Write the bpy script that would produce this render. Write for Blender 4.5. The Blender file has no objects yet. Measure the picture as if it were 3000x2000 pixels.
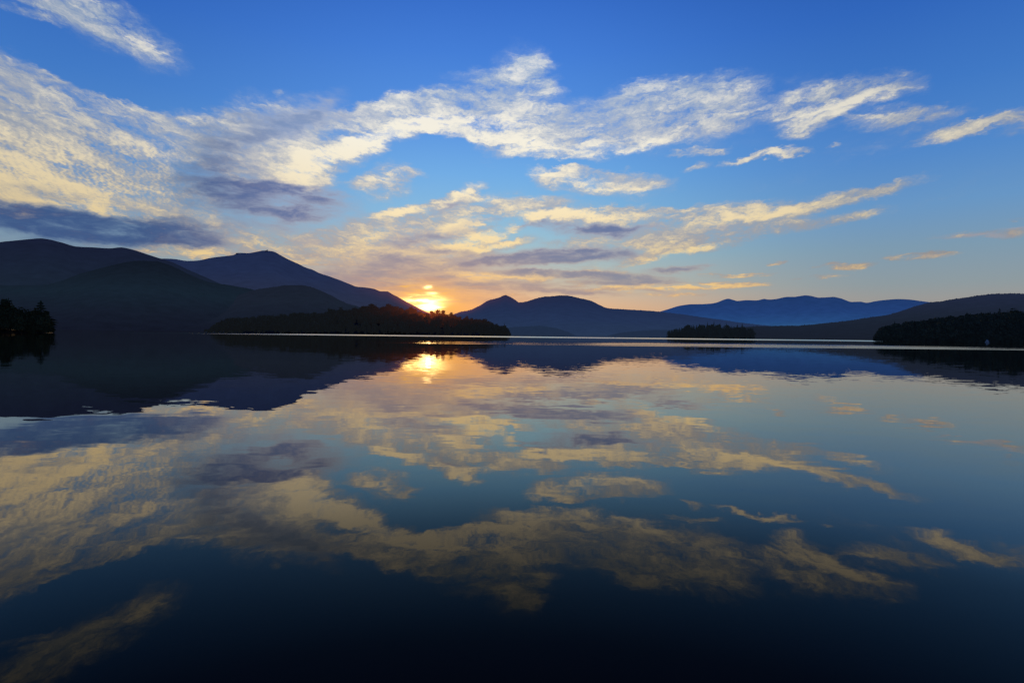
import bpy, bmesh, math, random
import numpy as np

C = bpy.context.scene.collection
SC = bpy.context.scene
R = math.radians
EYE = 1.7                                  # the photographer stands at the water's edge
SUN_AZ, SUN_EL = -8.352, 2.951          # degrees, azimuth clockwise from +Y
random.seed(7)
RNG = np.random.default_rng(11)


def lin(r, g, b):
    f = lambda v: (v / 255 / 12.92) if v <= 10 else ((v / 255 + .055) / 1.055) ** 2.4
    return (f(r), f(g), f(b), 1.0)


def place(az, dist, z=0.0):
    a = R(az)
    return (dist * math.sin(a), dist * math.cos(a), z)


# ------------------------------------------------------------------ node helper
class N:
    def __init__(self, tree):
        self.t = tree

    def new(self, kind, **kw):
        n = self.t.nodes.new(kind)
        for k, v in kw.items():
            setattr(n, k, v)
        return n

    def put(self, sock, v):
        if isinstance(v, bpy.types.NodeSocket):
            self.t.links.new(v, sock)
        elif v is not None:
            sock.default_value = v

    def m(self, op, a, b=None, c=None, clamp=False):
        n = self.new('ShaderNodeMath', operation=op)
        n.use_clamp = clamp
        for i, v in enumerate((a, b, c)):
            self.put(n.inputs[i], v)
        return n.outputs[0]

    def v(self, op, a, b=None, scale=None):
        n = self.new('ShaderNodeVectorMath', operation=op)
        self.put(n.inputs[0], a)
        self.put(n.inputs[1], b)
        if scale is not None:
            self.put(n.inputs['Scale'], scale)
        return n.outputs['Value'] if op in ('DOT_PRODUCT', 'LENGTH') else n.outputs[0]

    def xyz(self, x, y, z=0.0):
        n = self.new('ShaderNodeCombineXYZ')
        for i, v in enumerate((x, y, z)):
            self.put(n.inputs[i], v)
        return n.outputs[0]

    def sep(self, v):
        n = self.new('ShaderNodeSeparateXYZ')
        self.put(n.inputs[0], v)
        return n.outputs

    def noise(self, vec, scale, detail=4, rough=.55, dist=0.0, dims='3D'):
        n = self.new('ShaderNodeTexNoise', noise_dimensions=dims)
        self.put(n.inputs['Vector'], vec)
        n.inputs['Scale'].default_value = scale
        n.inputs['Detail'].default_value = detail
        n.inputs['Roughness'].default_value = rough
        n.inputs['Distortion'].default_value = dist
        return n.outputs

    def step(self, v, lo, hi, a=0.0, b=1.0):
        n = self.new('ShaderNodeMapRange', interpolation_type='SMOOTHSTEP')
        for i, q in enumerate((v, lo, hi, a, b)):
            self.put(n.inputs[i], q)
        return n.outputs[0]

    def rng(self, v, lo, hi, a=0.0, b=1.0):
        n = self.new('ShaderNodeMapRange')
        for i, q in enumerate((v, lo, hi, a, b)):
            self.put(n.inputs[i], q)
        return n.outputs[0]

    def mix(self, f, a, b, blend='MIX'):
        n = self.new('ShaderNodeMix', data_type='RGBA', blend_type=blend)
        self.put(n.inputs[0], f)
        self.put(n.inputs[6], a)
        self.put(n.inputs[7], b)
        return n.outputs[2]

    def ramp(self, f, stops, interp='LINEAR'):
        n = self.new('ShaderNodeValToRGB')
        r = n.color_ramp
        r.interpolation = interp
        while len(r.elements) > 1:
            r.elements.remove(r.elements[-1])
        r.elements[0].position, r.elements[0].color = stops[0]
        for p, c in stops[1:]:
            e = r.elements.new(p)
            e.color = c
        self.put(n.inputs[0], f)
        return n.outputs[0]


# ------------------------------------------------------------------ sky
# each cloud bank: azimuth, elevation, long radius, short radius (degrees), tilt (radians), weight
WHITE = [
    (-35.66, 23.57, 4.46, 1.5, -0.286, 1.55),
    (-38.7, 23.84, 3.2, 0.78, -0.164, 0.92),
    (-32.99, 23.06, 1.67, 0.68, -0.363, 0.92),
    (-40.51, 24.64, 4.65, 0.9, -0.143, 0.92),
    (-41.26, 22.75, 1.74, 0.33, -0.083, 0.92),
    (-39.88, 22.77, 1.17, 0.22, -0.267, 0.69),
    (-40.89, 18.87, 2.46, 0.81, -0.241, 1.15),
    (-41.38, 17.71, 2.21, 0.75, -0.261, 1.1),
    (-39.23, 18.73, 1.1, 0.39, -0.383, 0.7),
    (-40.26, 17.56, 1.46, 0.38, -0.127, 0.86),
    (-40.51, 16.74, 4.77, 1.06, 0.08, 0.97),
    (-38.96, 15.72, 6.69, 1.78, -0.071, 1.08),
    (-40.51, 13.82, 7.07, 2.38, 0.082, 1.08),
    (-38.96, 12.22, 6.9, 1.96, 0.095, 0.92),
    (-35.07, 14.91, 5.43, 2.06, -0.096, 0.76),
    (-35.36, 18.27, 2.26, 0.27, -0.05, 0.86),
    (-32.97, 17.57, 4.17, 0.9, -0.11, 1.19),
    (-30.44, 17.1, 2.48, 0.65, -0.243, 1.08),
    (-30.11, 15.78, 1.86, 0.59, -0.629, 0.86),
    (-41.01, 10.89, 5.06, 1.43, 0.174, 0.97),
    (-37.34, 10.85, 6.64, 1.41, 0.07, 0.97),
    (-33.87, 12.4, 3.6, 1.4, 0.033, 0.65),
    (-32.95, 10.44, 5.23, 1, 0.048, 0.81),
    (-40.51, 9.44, 4.82, 0.71, 0.085, 1.08),
    (-30.09, 10.06, 3.94, 0.81, 0.073, 0.76),
    (-44.31, 13.86, 4.61, 4.4, 0.237, 1.08),
    (-25.33, 17.23, 4.28, 2.17, 0.057, 0.8),
    (-23.14, 15.51, 4.91, 2.56, 0.257, 1),
    (-20.13, 16.42, 4.78, 2.18, 0.436, 1.1),
    (-17.39, 17.46, 4.9, 1.76, 0.451, 1.15),
    (-13.76, 19.31, 5.44, 1.55, 0.336, 1.2),
    (-10.02, 20.92, 5.97, 1.33, 0.221, 1.15),
    (-6.17, 21.32, 6.05, 1.79, 0.167, 1.2),
    (-2.27, 21.46, 5.66, 1.8, 0.023, 1.1),
    (-20.5, 14.68, 2.31, 0.99, 0.102, 1.1),
    (-22.39, 14.29, 2.98, 0.76, 0.021, 0.8),
    (-21.68, 19.71, 4.52, 1.3, 0.054, 0.6),
    (-28.12, 17.5, 1.67, 0.86, -0.016, 0.43),
    (0.96, 24.8, 2.43, 1.62, -0.14, 0.85),
    (1.84, 23.9, 1.68, 1.52, -0.447, 0.9),
    (-2.31, 24.58, 4.78, 0.36, 0.11, 0.5),
    (-4.03, 23.44, 4.76, 0.59, 0.24, 0.45),
    (1.2, 22.81, 2.62, 1.11, 0.002, 0.8),
    (-22.43, 21.02, 0.49, 0.3, -0.372, 0.9),
    (-12.13, 21.5, 2.95, 0.33, 0.174, 0.7),
    (-0.07, 19.98, 6.09, 1.93, -0.144, 1.1),
    (-0.92, 18.22, 3.88, 1.59, -0.302, 1),
    (3.86, 19.4, 6.09, 1.73, -0.073, 1),
    (8.59, 20.05, 5.94, 1.91, 0.055, 1.1),
    (12.78, 20.84, 6.14, 1.96, 0.092, 1.1),
    (16.06, 20.16, 5.14, 2.27, 0.111, 1.05),
    (10.74, 18.16, 5.46, 0.54, 0.002, 0.6),
    (2.58, 17.85, 4.36, 0.47, -0.161, 0.7),
    (19.99, 20.86, 6.47, 1.82, 0.019, 0.75),
    (22.28, 19.53, 4.43, 1.09, 0.016, 0.75),
    (14.4, 23.01, 2.82, 0.73, 0.071, 0.55),
    (12.75, 22.78, 2.33, 0.7, 0.409, 0.6),
    (18.41, 22.63, 5.88, 0.64, -0.061, 0.4),
    (27.98, 19.62, 2.58, 1.45, 0.245, 1.32),
    (30.29, 20.01, 3.78, 0.97, 0.078, 1.32),
    (33.12, 20.03, 2.13, 0.79, -0.088, 0.99),
    (26.97, 18.39, 1.67, 0.58, 0.148, 0.88),
    (34.07, 17.58, 2.7, 0.73, -0.106, 1.1),
    (36.11, 17.62, 2.23, 0.4, 0, 0.88),
    (31.61, 18.18, 1.95, 0.17, -0.24, 0.55),
    (37.53, 15.97, 2.38, 0.46, 0.144, 1.1),
    (39.39, 16.23, 2.04, 0.38, 0.003, 1.1),
    (41.16, 16.37, 1.47, 0.5, -0.051, 0.99),
    (42.38, 15.44, 1.87, 0.49, 0.002, 0.66),
    (-12.48, 14.96, 2.61, 1.26, 0.263, 1.15),
    (-11.85, 14.21, 1.91, 1.03, 0.389, 0.9),
    (-10.17, 15.23, 2.13, 0.44, 0.121, 1.15),
    (-14.95, 14.2, 1.23, 0.47, 0.074, 0.8),
    (-13.53, 15.68, 1.25, 0.54, 0.719, 0.8),
    (-18.55, 13.9, 1.59, 0.35, 0.191, 0.8),
    (6.51, 15.22, 3.67, 0.97, -0.084, 1.2),
    (9.95, 14.53, 4.25, 0.96, -0.098, 1.25),
    (12.46, 14.83, 2.51, 0.63, -0.143, 1),
    (5.21, 15.84, 2.58, 0.81, 0.149, 1),
    (3.27, 14.85, 1.13, 0.57, -0.004, 0.7),
    (7.37, 15.52, 3.44, 0.56, -0.023, 0.8),
    (17.91, 16.94, 1.49, 0.35, 0.056, 1.58),
    (15.71, 16.8, 0.9, 0.22, -0.133, 1.5),
    (19.28, 17.09, 1.16, 0.26, 0.014, 1.35),
    (17.74, 15.51, 1.32, 0.32, 0.17, 1.35),
    (24.18, 16.35, 1.79, 0.34, 0.05, 1.72),
    (21.22, 15.87, 1.25, 0.31, 0.228, 1.5),
    (22.53, 16.16, 0.88, 0.26, 0.076, 1.2),
    (26.49, 16.23, 0.76, 0.17, 0.022, 1.05),
    (29.38, 16.31, 0.53, 0.16, -0.029, 1.05),
    (11.19, 16.27, 0.5, 0.2, -0.043, 0.8),
    (-2.2, 16.01, 1.31, 0.28, -0.044, 0.7),
    (-2.65, 16.72, 1.05, 0.24, 0.023, 0.5),
    (-7.82, 14.54, 1.47, 0.32, 0.24, 0.5),
    (-5.65, 13.28, 2.42, 0.66, 0.495, 1.49),
    (-7.37, 12.39, 1.72, 0.66, 0.503, 1.35),
    (-4.35, 13.52, 1.04, 0.41, 0.028, 1.22),
    (-11.4, 11.51, 3.17, 0.49, 0.152, 1.55),
    (-13.69, 10.66, 2.92, 0.57, 0.227, 0.94),
    (-1.72, 12.34, 3.93, 0.67, 0.216, 1.35),
    (1.33, 12.46, 2.61, 0.58, 0.239, 1.35),
    (-6.06, 10.57, 6.51, 1.84, 0.232, 1.28),
    (-10.75, 9.56, 6.39, 1.82, 0.281, 1.22),
    (-15.31, 8.1, 5.36, 1.63, 0.294, 1.22),
    (-0.84, 11.1, 5.67, 0.76, 0.316, 1.62),
    (-3.88, 9.57, 5.23, 0.76, 0.327, 1.62),
    (2.65, 11.97, 4.79, 0.63, 0.101, 1.62),
    (6.56, 11.86, 5.18, 0.5, -0.046, 1.62),
    (10.41, 11.87, 4.65, 0.54, 0.008, 1.62),
    (11.24, 12.46, 1.67, 0.33, 0.139, 1.35),
    (14.98, 11.92, 2.43, 0.2, 0.078, 1.35),
    (9.14, 11.07, 4.69, 0.41, -0.019, 1.08),
    (-2.12, 8.54, 3.5, 0.34, 0.221, 2.43),
    (-5.6, 7.83, 4.78, 0.49, 0.264, 2.23),
    (-11.99, 6.99, 7.58, 1.43, 0.177, 1.01),
    (-17.71, 6.75, 4.8, 1.39, 0.156, 1.08),
    (-7.74, 6.71, 6.03, 1.02, 0.165, 0.94),
    (-28.08, 6.89, 4.09, 0.69, 0.037, 0.85),
    (-24.2, 8.15, 5.09, 1.18, 0, 0.7),
    (-20.46, 7.81, 4.21, 1.05, -0.048, 0.7),
    (-25.29, 9.03, 4.29, 0.85, 0.01, 0.6),
    (-32.64, 7.18, 1.97, 0.48, 0.478, 1.2),
    (-36.49, 7.05, 1.4, 0.4, -0.111, 0.9),
    (-40, 7.33, 1.55, 0.39, 0.12, 0.4),
    (-19.3, 8.89, 1.98, 0.48, 0.312, 1.22),
    (18.59, 11.14, 4.28, 0.89, 0.126, 1.28),
    (16.22, 10.25, 3.6, 1.07, 0.137, 1.22),
    (21.68, 10.77, 4.85, 0.95, 0.121, 1.22),
    (25.34, 11.47, 4.56, 0.77, 0.164, 0.9),
    (29.45, 12.03, 3.57, 0.56, 0.15, 1),
    (32.64, 12.49, 2.72, 0.43, 0.159, 1),
    (27.11, 10.2, 4.45, 0.5, 0.095, 0.85),
    (30.46, 10.47, 2.56, 0.33, 0.145, 0.7),
    (19.4, 9.51, 5.02, 0.97, 0.099, 1.15),
    (23.19, 9.7, 3.66, 0.63, 0.127, 0.94),
    (14.63, 8.04, 3.65, 0.43, 0.296, 2.03),
    (19.03, 8.44, 2.72, 0.47, 0.107, 2.03),
    (13.79, 9.1, 2.47, 0.66, 0.078, 0.94),
    (8.75, 8.99, 5.97, 0.68, 0.056, 0.81),
    (7.88, 9.5, 3.86, 0.39, 0.04, 1.22),
    (0.98, 5.83, 6.13, 0.4, 0.009, 2.03),
    (-4.71, 5.92, 1.74, 0.35, -0.154, 2.03),
    (-3.39, 5.29, 1.75, 0.3, 0.12, 2.03),
    (5.34, 6.11, 5.64, 0.25, 0.001, 1.62),
    (13.02, 4.93, 4.99, 0.29, -0.026, 1.05),
    (8.81, 4.52, 3.85, 0.3, -0.036, 0.81),
    (9.24, 3.79, 2.56, 0.2, 0.001, 0.72),
    (19.47, 4.8, 2.72, 0.33, 0.001, 2.03),
    (22.51, 5.7, 1.87, 0.14, 0.009, 2.63),
    (22.89, 4.77, 1.34, 0.18, -0.023, 1.3),
    (19.45, 5.86, 1.32, 0.19, -0.024, 1.62),
    (15.49, 4.61, 1.63, 0.29, -0.011, 0.74),
    (16.31, 3.93, 2.82, 0.24, -0.008, 0.72),
    (1, 3.83, 3.07, 0.35, -0.059, 0.72),
    (24.88, 6.73, 0.65, 0.18, 0.073, 2.63),
    (30.37, 6.1, 1.49, 0.26, 0.051, 1.95),
    (28.55, 6.26, 1.01, 0.13, 0.151, 1.76),
    (28.9, 5.29, 1.41, 0.13, 0.021, 1.76),
    (26.5, 5.19, 0.56, 0.11, -0.032, 1.56),
    (34.86, 6.64, 1.76, 0.25, -0.003, 2.15),
    (36.58, 6.87, 1.29, 0.2, -0.01, 1.76),
    (39.01, 8.08, 2.37, 0.27, -0.032, 0.9),
    (41.31, 8.01, 1.48, 0.32, -0.038, 0.9),
    (41.54, 8.94, 0.73, 0.13, -0.053, 0.7),
    (-31.39, 11.71, 3.49, 1.23, 0.016, 0.97),
    (-33.87, 9.26, 3.62, 0.57, 0.038, 0.8),
    (-29.44, 10.87, 1.97, 0.74, -0.077, 0.76),
    (-38.16, 12.04, 5.39, 1.33, 0.046, 0.54),
    (-41.5, 10.18, 3.98, 1.26, 0.167, 0.54),
    (-26.73, 15.23, 2.36, 1.5, -0.234, 0.5),
    (-23.88, 16.16, 3.01, 1.08, 0.298, 0.6),
    (21.57, 17.43, 11.08, 0.98, 0.105, 0.16),
    (31.96, 16.1, 7.97, 1.05, 0.077, 0.22),
    (39.2, 12.64, 5.62, 0.59, 0.146, 0.2),
    (35.08, 10.88, 7.46, 0.56, 0.133, 0.2),
    (25.3, 13.73, 7.01, 0.61, 0.124, 0.15),
    (-16.93, 8.43, 2.45, 0.8, 0.405, 0.68),
    (-26.7, 7.19, 5.6, 0.77, 0.036, 0.7),
    (-22.35, 7.1, 4.47, 0.8, -0.087, 0.6),
    (-29.76, 8.07, 2.65, 0.67, 0.092, 0.6),
    (-18.5, 6.3, 4.7, 1.24, -0.134, 0.81),
    (-14.06, 5.24, 4.95, 1.01, 0.034, 0.68),
    (-23.9, 18.86, 3.39, 1.04, 0.308, 0.6),
    (-25.32, 15.05, 2.11, 1.5, -0.051, 0.6),
    (-36.8, 23.84, 2.82, 0.64, -0.236, 0.8),
    (-31.56, 14.08, 3.12, 1.36, -0.076, -0.75),
    (-7.42, 17.62, 3.45, 1.33, 0.143, -1),
    (-14.14, 15.75, 2.09, 0.54, 0.401, -0.5),
    (5.63, 16.67, 6.49, 0.28, -0.033, -0.9),
    (-35.37, 18.9, 4.15, 0.4, -0.166, -0.8),
    (-28.13, 19.39, 2.01, 0.91, 0.002, -0.5),
    (-37.48, 14.18, 1.23, 0.26, 0.03, -0.6),
    (-38.16, 17.71, 1.53, 0.26, -0.264, -0.6),
    (-0.89, 15.84, 5.24, 0.81, 0.014, -0.5),
    (-34.18, 13.66, 1.9, 0.39, 0.389, -0.6),
    (24.45, 21.17, 0.76, 1.97, -0.453, -0.35),
    (-20.1, 12.01, 2.32, 0.39, 0.086, -0.3),
    (-7.82, 14.62, 3.01, 0.81, 0.044, -0.4),
    (-40.51, 13.35, 1.27, 0.19, 0.119, -0.4),
    (-38.69, 11.62, 1.6, 0.2, 0.086, -0.3),
    (0.06, 9.63, 2.62, 0.3, 0.282, -0.8),
    (-17.35, 11.63, 1.6, 0.8, 0.073, -0.3),
    (-25.3, 11.32, 4.27, 1.53, -0.008, -0.4),
    (-27.42, 13.68, 1.7, 2.23, -0.055, -0.35),
    (-35.64, 10.08, 2.6, 0.28, 0.054, -0.3),
    (-23.86, 12.99, 11.05, 5.67, 0.108, 0.2),
    (-7.76, 8.83, 12.93, 3.37, 0.168, 0.25),
    (14.6, 9.69, 10.17, 2.07, 0.109, 0.25),
    (-32.96, 11.84, 4.88, 2.13, -0.017, 0.3),
    (-14.07, 6.91, 7.47, 2.08, 0.217, 0.35),
    (-1.22, 6.84, 5.25, 0.86, 0.117, 0.4),
    (9.62, 7.29, 5.09, 0.68, 0.129, 0.4),
    (-4.26, 4.63, 3.49, 0.61, 0.017, 0.5),
    (5.34, 5.59, 6.94, 0.95, 0.002, 0.7),
    (13.03, 4.55, 4.57, 0.59, -0.007, 0.6),
    (-2.51, 4.66, 4.37, 0.87, 0.015, 0.6),
    (3.63, 3.2, 2.62, 0.26, -0.027, 0.8),
]
GREY = [
    (-37.33, 8.32, 6.07, 0.96, 0.016, 1.02),
    (-32.95, 8.3, 6.15, 0.94, 0.004, 1.02),
    (-40.51, 8.41, 3.56, 0.85, 0.093, 1.1),
    (-29.76, 8.07, 2.94, 0.75, -0.106, 0.77),
    (-35.63, 6.96, 5.82, 0.77, 0.099, 0.51),
    (-40.25, 10.38, 3.08, 0.45, 0.12, 0.4),
    (-38.95, 7.29, 4.76, 0.67, 0.028, 0.59),
    (-23.87, 13.18, 3.29, 0.53, 0.056, 0.68),
    (-25.31, 12.45, 2.86, 0.68, 0.038, 0.68),
    (-20.49, 12.95, 3.05, 0.78, -0.049, 0.85),
    (-17.76, 12.6, 3.16, 0.56, -0.025, 0.54),
    (-22, 10.87, 3.95, 0.63, 0.032, 0.82),
    (-22.38, 11.61, 4.49, 0.54, 0.039, 0.41),
    (-17.74, 11.01, 4.75, 0.88, 0.001, 0.37),
    (-25.3, 11.32, 5.39, 1.52, 0.103, 0.22),
    (-27.42, 12.95, 3.47, 2.2, 0.125, 0.34),
    (-29.45, 14.48, 3.27, 2.18, -0.04, 0.25),
    (-23.11, 9.6, 3.32, 0.39, -0.01, 0.41),
    (-28.09, 9.16, 2.72, 0.45, 0.019, 0.36),
    (-15.34, 11.77, 2.84, 0.49, -0.003, 0.27),
    (-31.06, 9.59, 1.93, 0.44, 0.072, 0.3),
    (-22.42, 18.71, 3.5, 1.25, 0.454, 0.6),
    (-18.99, 19.81, 2.82, 1.2, 0.583, 0.6),
    (-15.41, 19.98, 3.31, 0.65, 0.315, 0.45),
    (-26.74, 16.3, 2.69, 1.86, -0.222, 0.45),
    (-20.53, 18.23, 2.39, 1.06, 0.75, 0.5),
    (-25.34, 18.65, 2.53, 0.85, 0.153, 0.35),
    (-14.47, 5.64, 5.35, 1.42, 0.108, 0.7),
    (-13.64, 4.74, 3.1, 0.29, -0.076, 1.5),
    (-10.29, 4.5, 2.97, 0.6, 0.026, 0.35),
    (-18.49, 5.07, 2.75, 0.66, -0.142, 0.5),
    (-6, 5.46, 3.03, 1.03, 0.021, 0.3),
    (6.58, 10.53, 3.89, 0.59, -0.044, 1),
    (10.85, 10.29, 3.79, 0.54, 0.046, 1),
    (4.01, 7.74, 7.4, 0.69, 0.036, 1.2),
    (7.04, 8.07, 4.31, 0.68, -0.006, 1),
    (-0.79, 7.1, 5.25, 0.52, 0.081, 0.9),
    (6.64, 5.94, 6.05, 0.34, -0.018, 1.35),
    (3.16, 6.23, 6.55, 0.3, 0.005, 0.9),
    (11.34, 5.19, 4.21, 0.29, -0.024, 1.35),
    (15.87, 6.35, 2.23, 0.29, -0.002, 1.5),
    (18.66, 6.62, 1.02, 0.14, -0.027, 0.75),
    (13.01, 5.56, 3.74, 0.34, -0.046, 0.9),
    (2.74, 4.93, 5.24, 0.43, 0.007, 0.6),
    (7.52, 4.22, 3.45, 0.25, -0.068, 0.9),
    (13.86, 4.37, 2.48, 0.19, -0.114, 0.75),
    (-6.51, 12.55, 1.9, 0.37, 0.467, 0.9),
    (2.23, 10.92, 3.05, 0.3, 0.172, 0.6),
    (-7.77, 9.46, 4.31, 0.67, 0.169, 0.7),
    (-12.01, 8.67, 2.95, 0.83, 0.216, 0.6),
    (-10.76, 10.39, 2.54, 0.58, 0.045, 0.5),
    (-6.89, 8.01, 2.59, 0.34, -0.041, 0.8),
    (-2.54, 7.25, 3.06, 0.26, 0.12, 0.6),
    (-10.74, 7.46, 2.96, 0.42, 0.001, 0.5),
    (-2.15, 11.5, 3.49, 0.38, 0.252, 0.5),
    (0.93, 9.64, 1.75, 0.3, 0.178, 0.3),
    (19.97, 10.28, 1, 0.32, 0.092, 0.6),
    (18.86, 18.8, 2.72, 0.6, -0.011, 0.4),
    (14.05, 19.19, 2.45, 0.76, 0.013, 0.35),
    (39.28, 8.05, 2.36, 0.2, -0.055, 0.7),
    (41.3, 8.33, 1.23, 0.16, -0.066, 0.7),
    (36.3, 6.68, 1.42, 0.1, -0.007, 0.6),
    (-23.83, 6.8, 2.19, 0.47, -0.011, 0.5),
    (-19.3, 8.29, 2.32, 0.41, -0.12, 0.5),
    (-28.76, 7.6, 2.01, 0.38, 0.006, 0.34),
    (-28.1, 11.76, 3.03, 1.87, -0.072, 0.22),
    (-17.76, 13.58, 2.37, 0.79, -0.02, 0.27),
    (-13.24, 5.9, 7.08, 1.68, 0.106, 0.45),
    (-9.46, 6.66, 3.84, 1.28, 0.03, 0.35),
    (-3.82, 4.2, 4.8, 1.3, 0.016, 0.4),
    (-17.7, 4.27, 3.17, 0.58, -0.257, 0.5),
    (0.11, 5.12, 3.94, 0.69, 0.011, 0.4),
    (11.73, 7.26, 2.51, 0.59, 0.073, 0.3),
    (-25.28, 6.71, 3.57, 0.47, -0.009, 0.3),
    (-30.76, 13.93, 2.55, 1.44, -0.041, 0.15),
    (-32.95, 9.37, 3.71, 0.29, 0.077, 0.3),
    (-38.15, 10.22, 3.28, 0.23, 0.15, 0.3),
    (-25.33, 17.23, 3.32, 1.4, 0.312, 0.35),
    (-26.73, 13.77, 2.75, 1.87, -0.057, 0.19),
    (-23.16, 17.89, 2.33, 0.55, 0.521, 0.4),
    (-20.15, 19.19, 2.4, 0.56, 0.5, 0.4),
    (-17.02, 20.03, 2.04, 0.5, 0.326, 0.4),
    (-25.31, 13.2, 5.69, 3.39, 0.007, 0.18),
    (-20.09, 9.84, 5.38, 1.2, -0.035, 0.3),
    (-2.5, 3.35, 3.94, 0.35, -0.021, 0.7),
    (2.74, 4.37, 4.81, 0.26, -0.027, 0.8),
    (-5.13, 4.83, 2.61, 0.26, 0.019, 0.6),
    (-12.8, 3.79, 2.08, 0.26, -0.08, 0.7),
    (-7.73, 5.42, 1.72, 0.21, 0.024, 0.6),
]
BRIGHT = [
    (-20.89, 15.02, 2.37, 1.1, 0.439, 1),
    (-18.96, 15.98, 3.23, 0.81, 0.492, 1),
    (-15.39, 17.65, 3.73, 0.75, 0.439, 1),
    (-12.1, 19.07, 3.8, 0.67, 0.326, 1),
    (-8.74, 20.25, 4.29, 0.68, 0.182, 1),
    (-4.43, 20.07, 4.34, 0.76, 0.035, 0.9),
    (-26.03, 14.78, 2.09, 0.67, -0.05, 0.6),
    (-20.11, 13.95, 1.16, 0.54, 0.097, 0.8),
    (0.38, 18.82, 3.02, 1.18, -0.306, 0.8),
    (6.48, 17.99, 6.02, 0.78, 0.04, 0.8),
    (11.58, 17.81, 3.76, 0.47, -0.001, 0.7),
    (27.99, 19.11, 2.27, 0.72, 0.212, 0.8),
    (30.31, 19.41, 2.52, 0.49, 0.085, 0.7),
    (-12.9, 14.74, 1.69, 0.78, 0.394, 0.8),
    (5.65, 15.23, 3.03, 0.64, -0.096, 0.9),
    (9.52, 14.34, 3.83, 0.48, -0.079, 1),
    (-5.22, 13.7, 1.73, 0.33, 0.493, 1),
    (-11.61, 11.59, 2.95, 0.33, 0.153, 1),
    (-0.83, 10.26, 5.23, 0.51, 0.317, 1),
    (-4.31, 9.14, 4.36, 0.51, 0.294, 1),
    (-2.12, 8.54, 3.5, 0.26, 0.221, 1.2),
    (3.52, 11.88, 4.78, 0.42, 0.082, 1),
    (7.85, 11.72, 4.72, 0.33, -0.05, 0.9),
    (-6.03, 7.82, 4.77, 0.34, 0.231, 1.2),
    (-13.68, 9.22, 3.35, 0.41, 0.393, 0.6),
    (-39.48, 12.77, 4.71, 1.29, 0.105, 0.5),
    (-36.78, 10.93, 5.62, 0.88, 0.069, 0.8),
    (-40.51, 9.44, 4.31, 0.52, 0.086, 0.9),
    (-32.97, 14.95, 2.73, 0.7, -0.021, 0.5),
    (-34.46, 9.54, 2.36, 0.5, -0.04, 0.6),
    (-28.08, 6.89, 3.75, 0.46, 0.037, 0.7),
    (-23.84, 7.98, 2.91, 0.47, -0.077, 0.6),
    (-34.2, 23.21, 1.62, 0.34, -0.359, 0.7),
    (-32.53, 23.02, 1.12, 0.34, -0.428, 0.8),
    (15.45, 7.61, 3.22, 0.33, 0.262, 1),
    (19.03, 8.4, 1.94, 0.33, 0.107, 1),
    (0.98, 5.83, 6.13, 0.35, 0.009, 1.2),
    (13.02, 4.93, 4.99, 0.25, -0.026, 1.2),
    (19.47, 4.8, 2.72, 0.29, 0.001, 1),
    (-4.49, 5.92, 1.74, 0.3, -0.154, 1.2),
    (-3.39, 5.29, 1.75, 0.26, 0.12, 1.2),
    (34.56, 6.59, 1.48, 0.18, -0.002, 0.8),
    (24.18, 16.35, 1.79, 0.3, 0.05, 0.8),
    (21.22, 15.87, 1.25, 0.27, 0.228, 0.8),
    (-7.77, 9.67, 6.04, 1.26, 0.271, 0.5),
    (-13.66, 7.35, 5, 0.99, 0.252, 0.4),
    (-3.46, 11.05, 3.49, 0.5, 0.291, 0.6),
    (18.6, 10.74, 4.67, 0.57, 0.129, 0.5),
    (23.9, 11.2, 4.32, 0.39, 0.15, 0.5),
    (-10.29, 4.71, 2.54, 0.43, -0.079, 1),
    (-5.98, 3.3, 2.6, 0.35, 0.017, 0.8),
]


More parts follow.
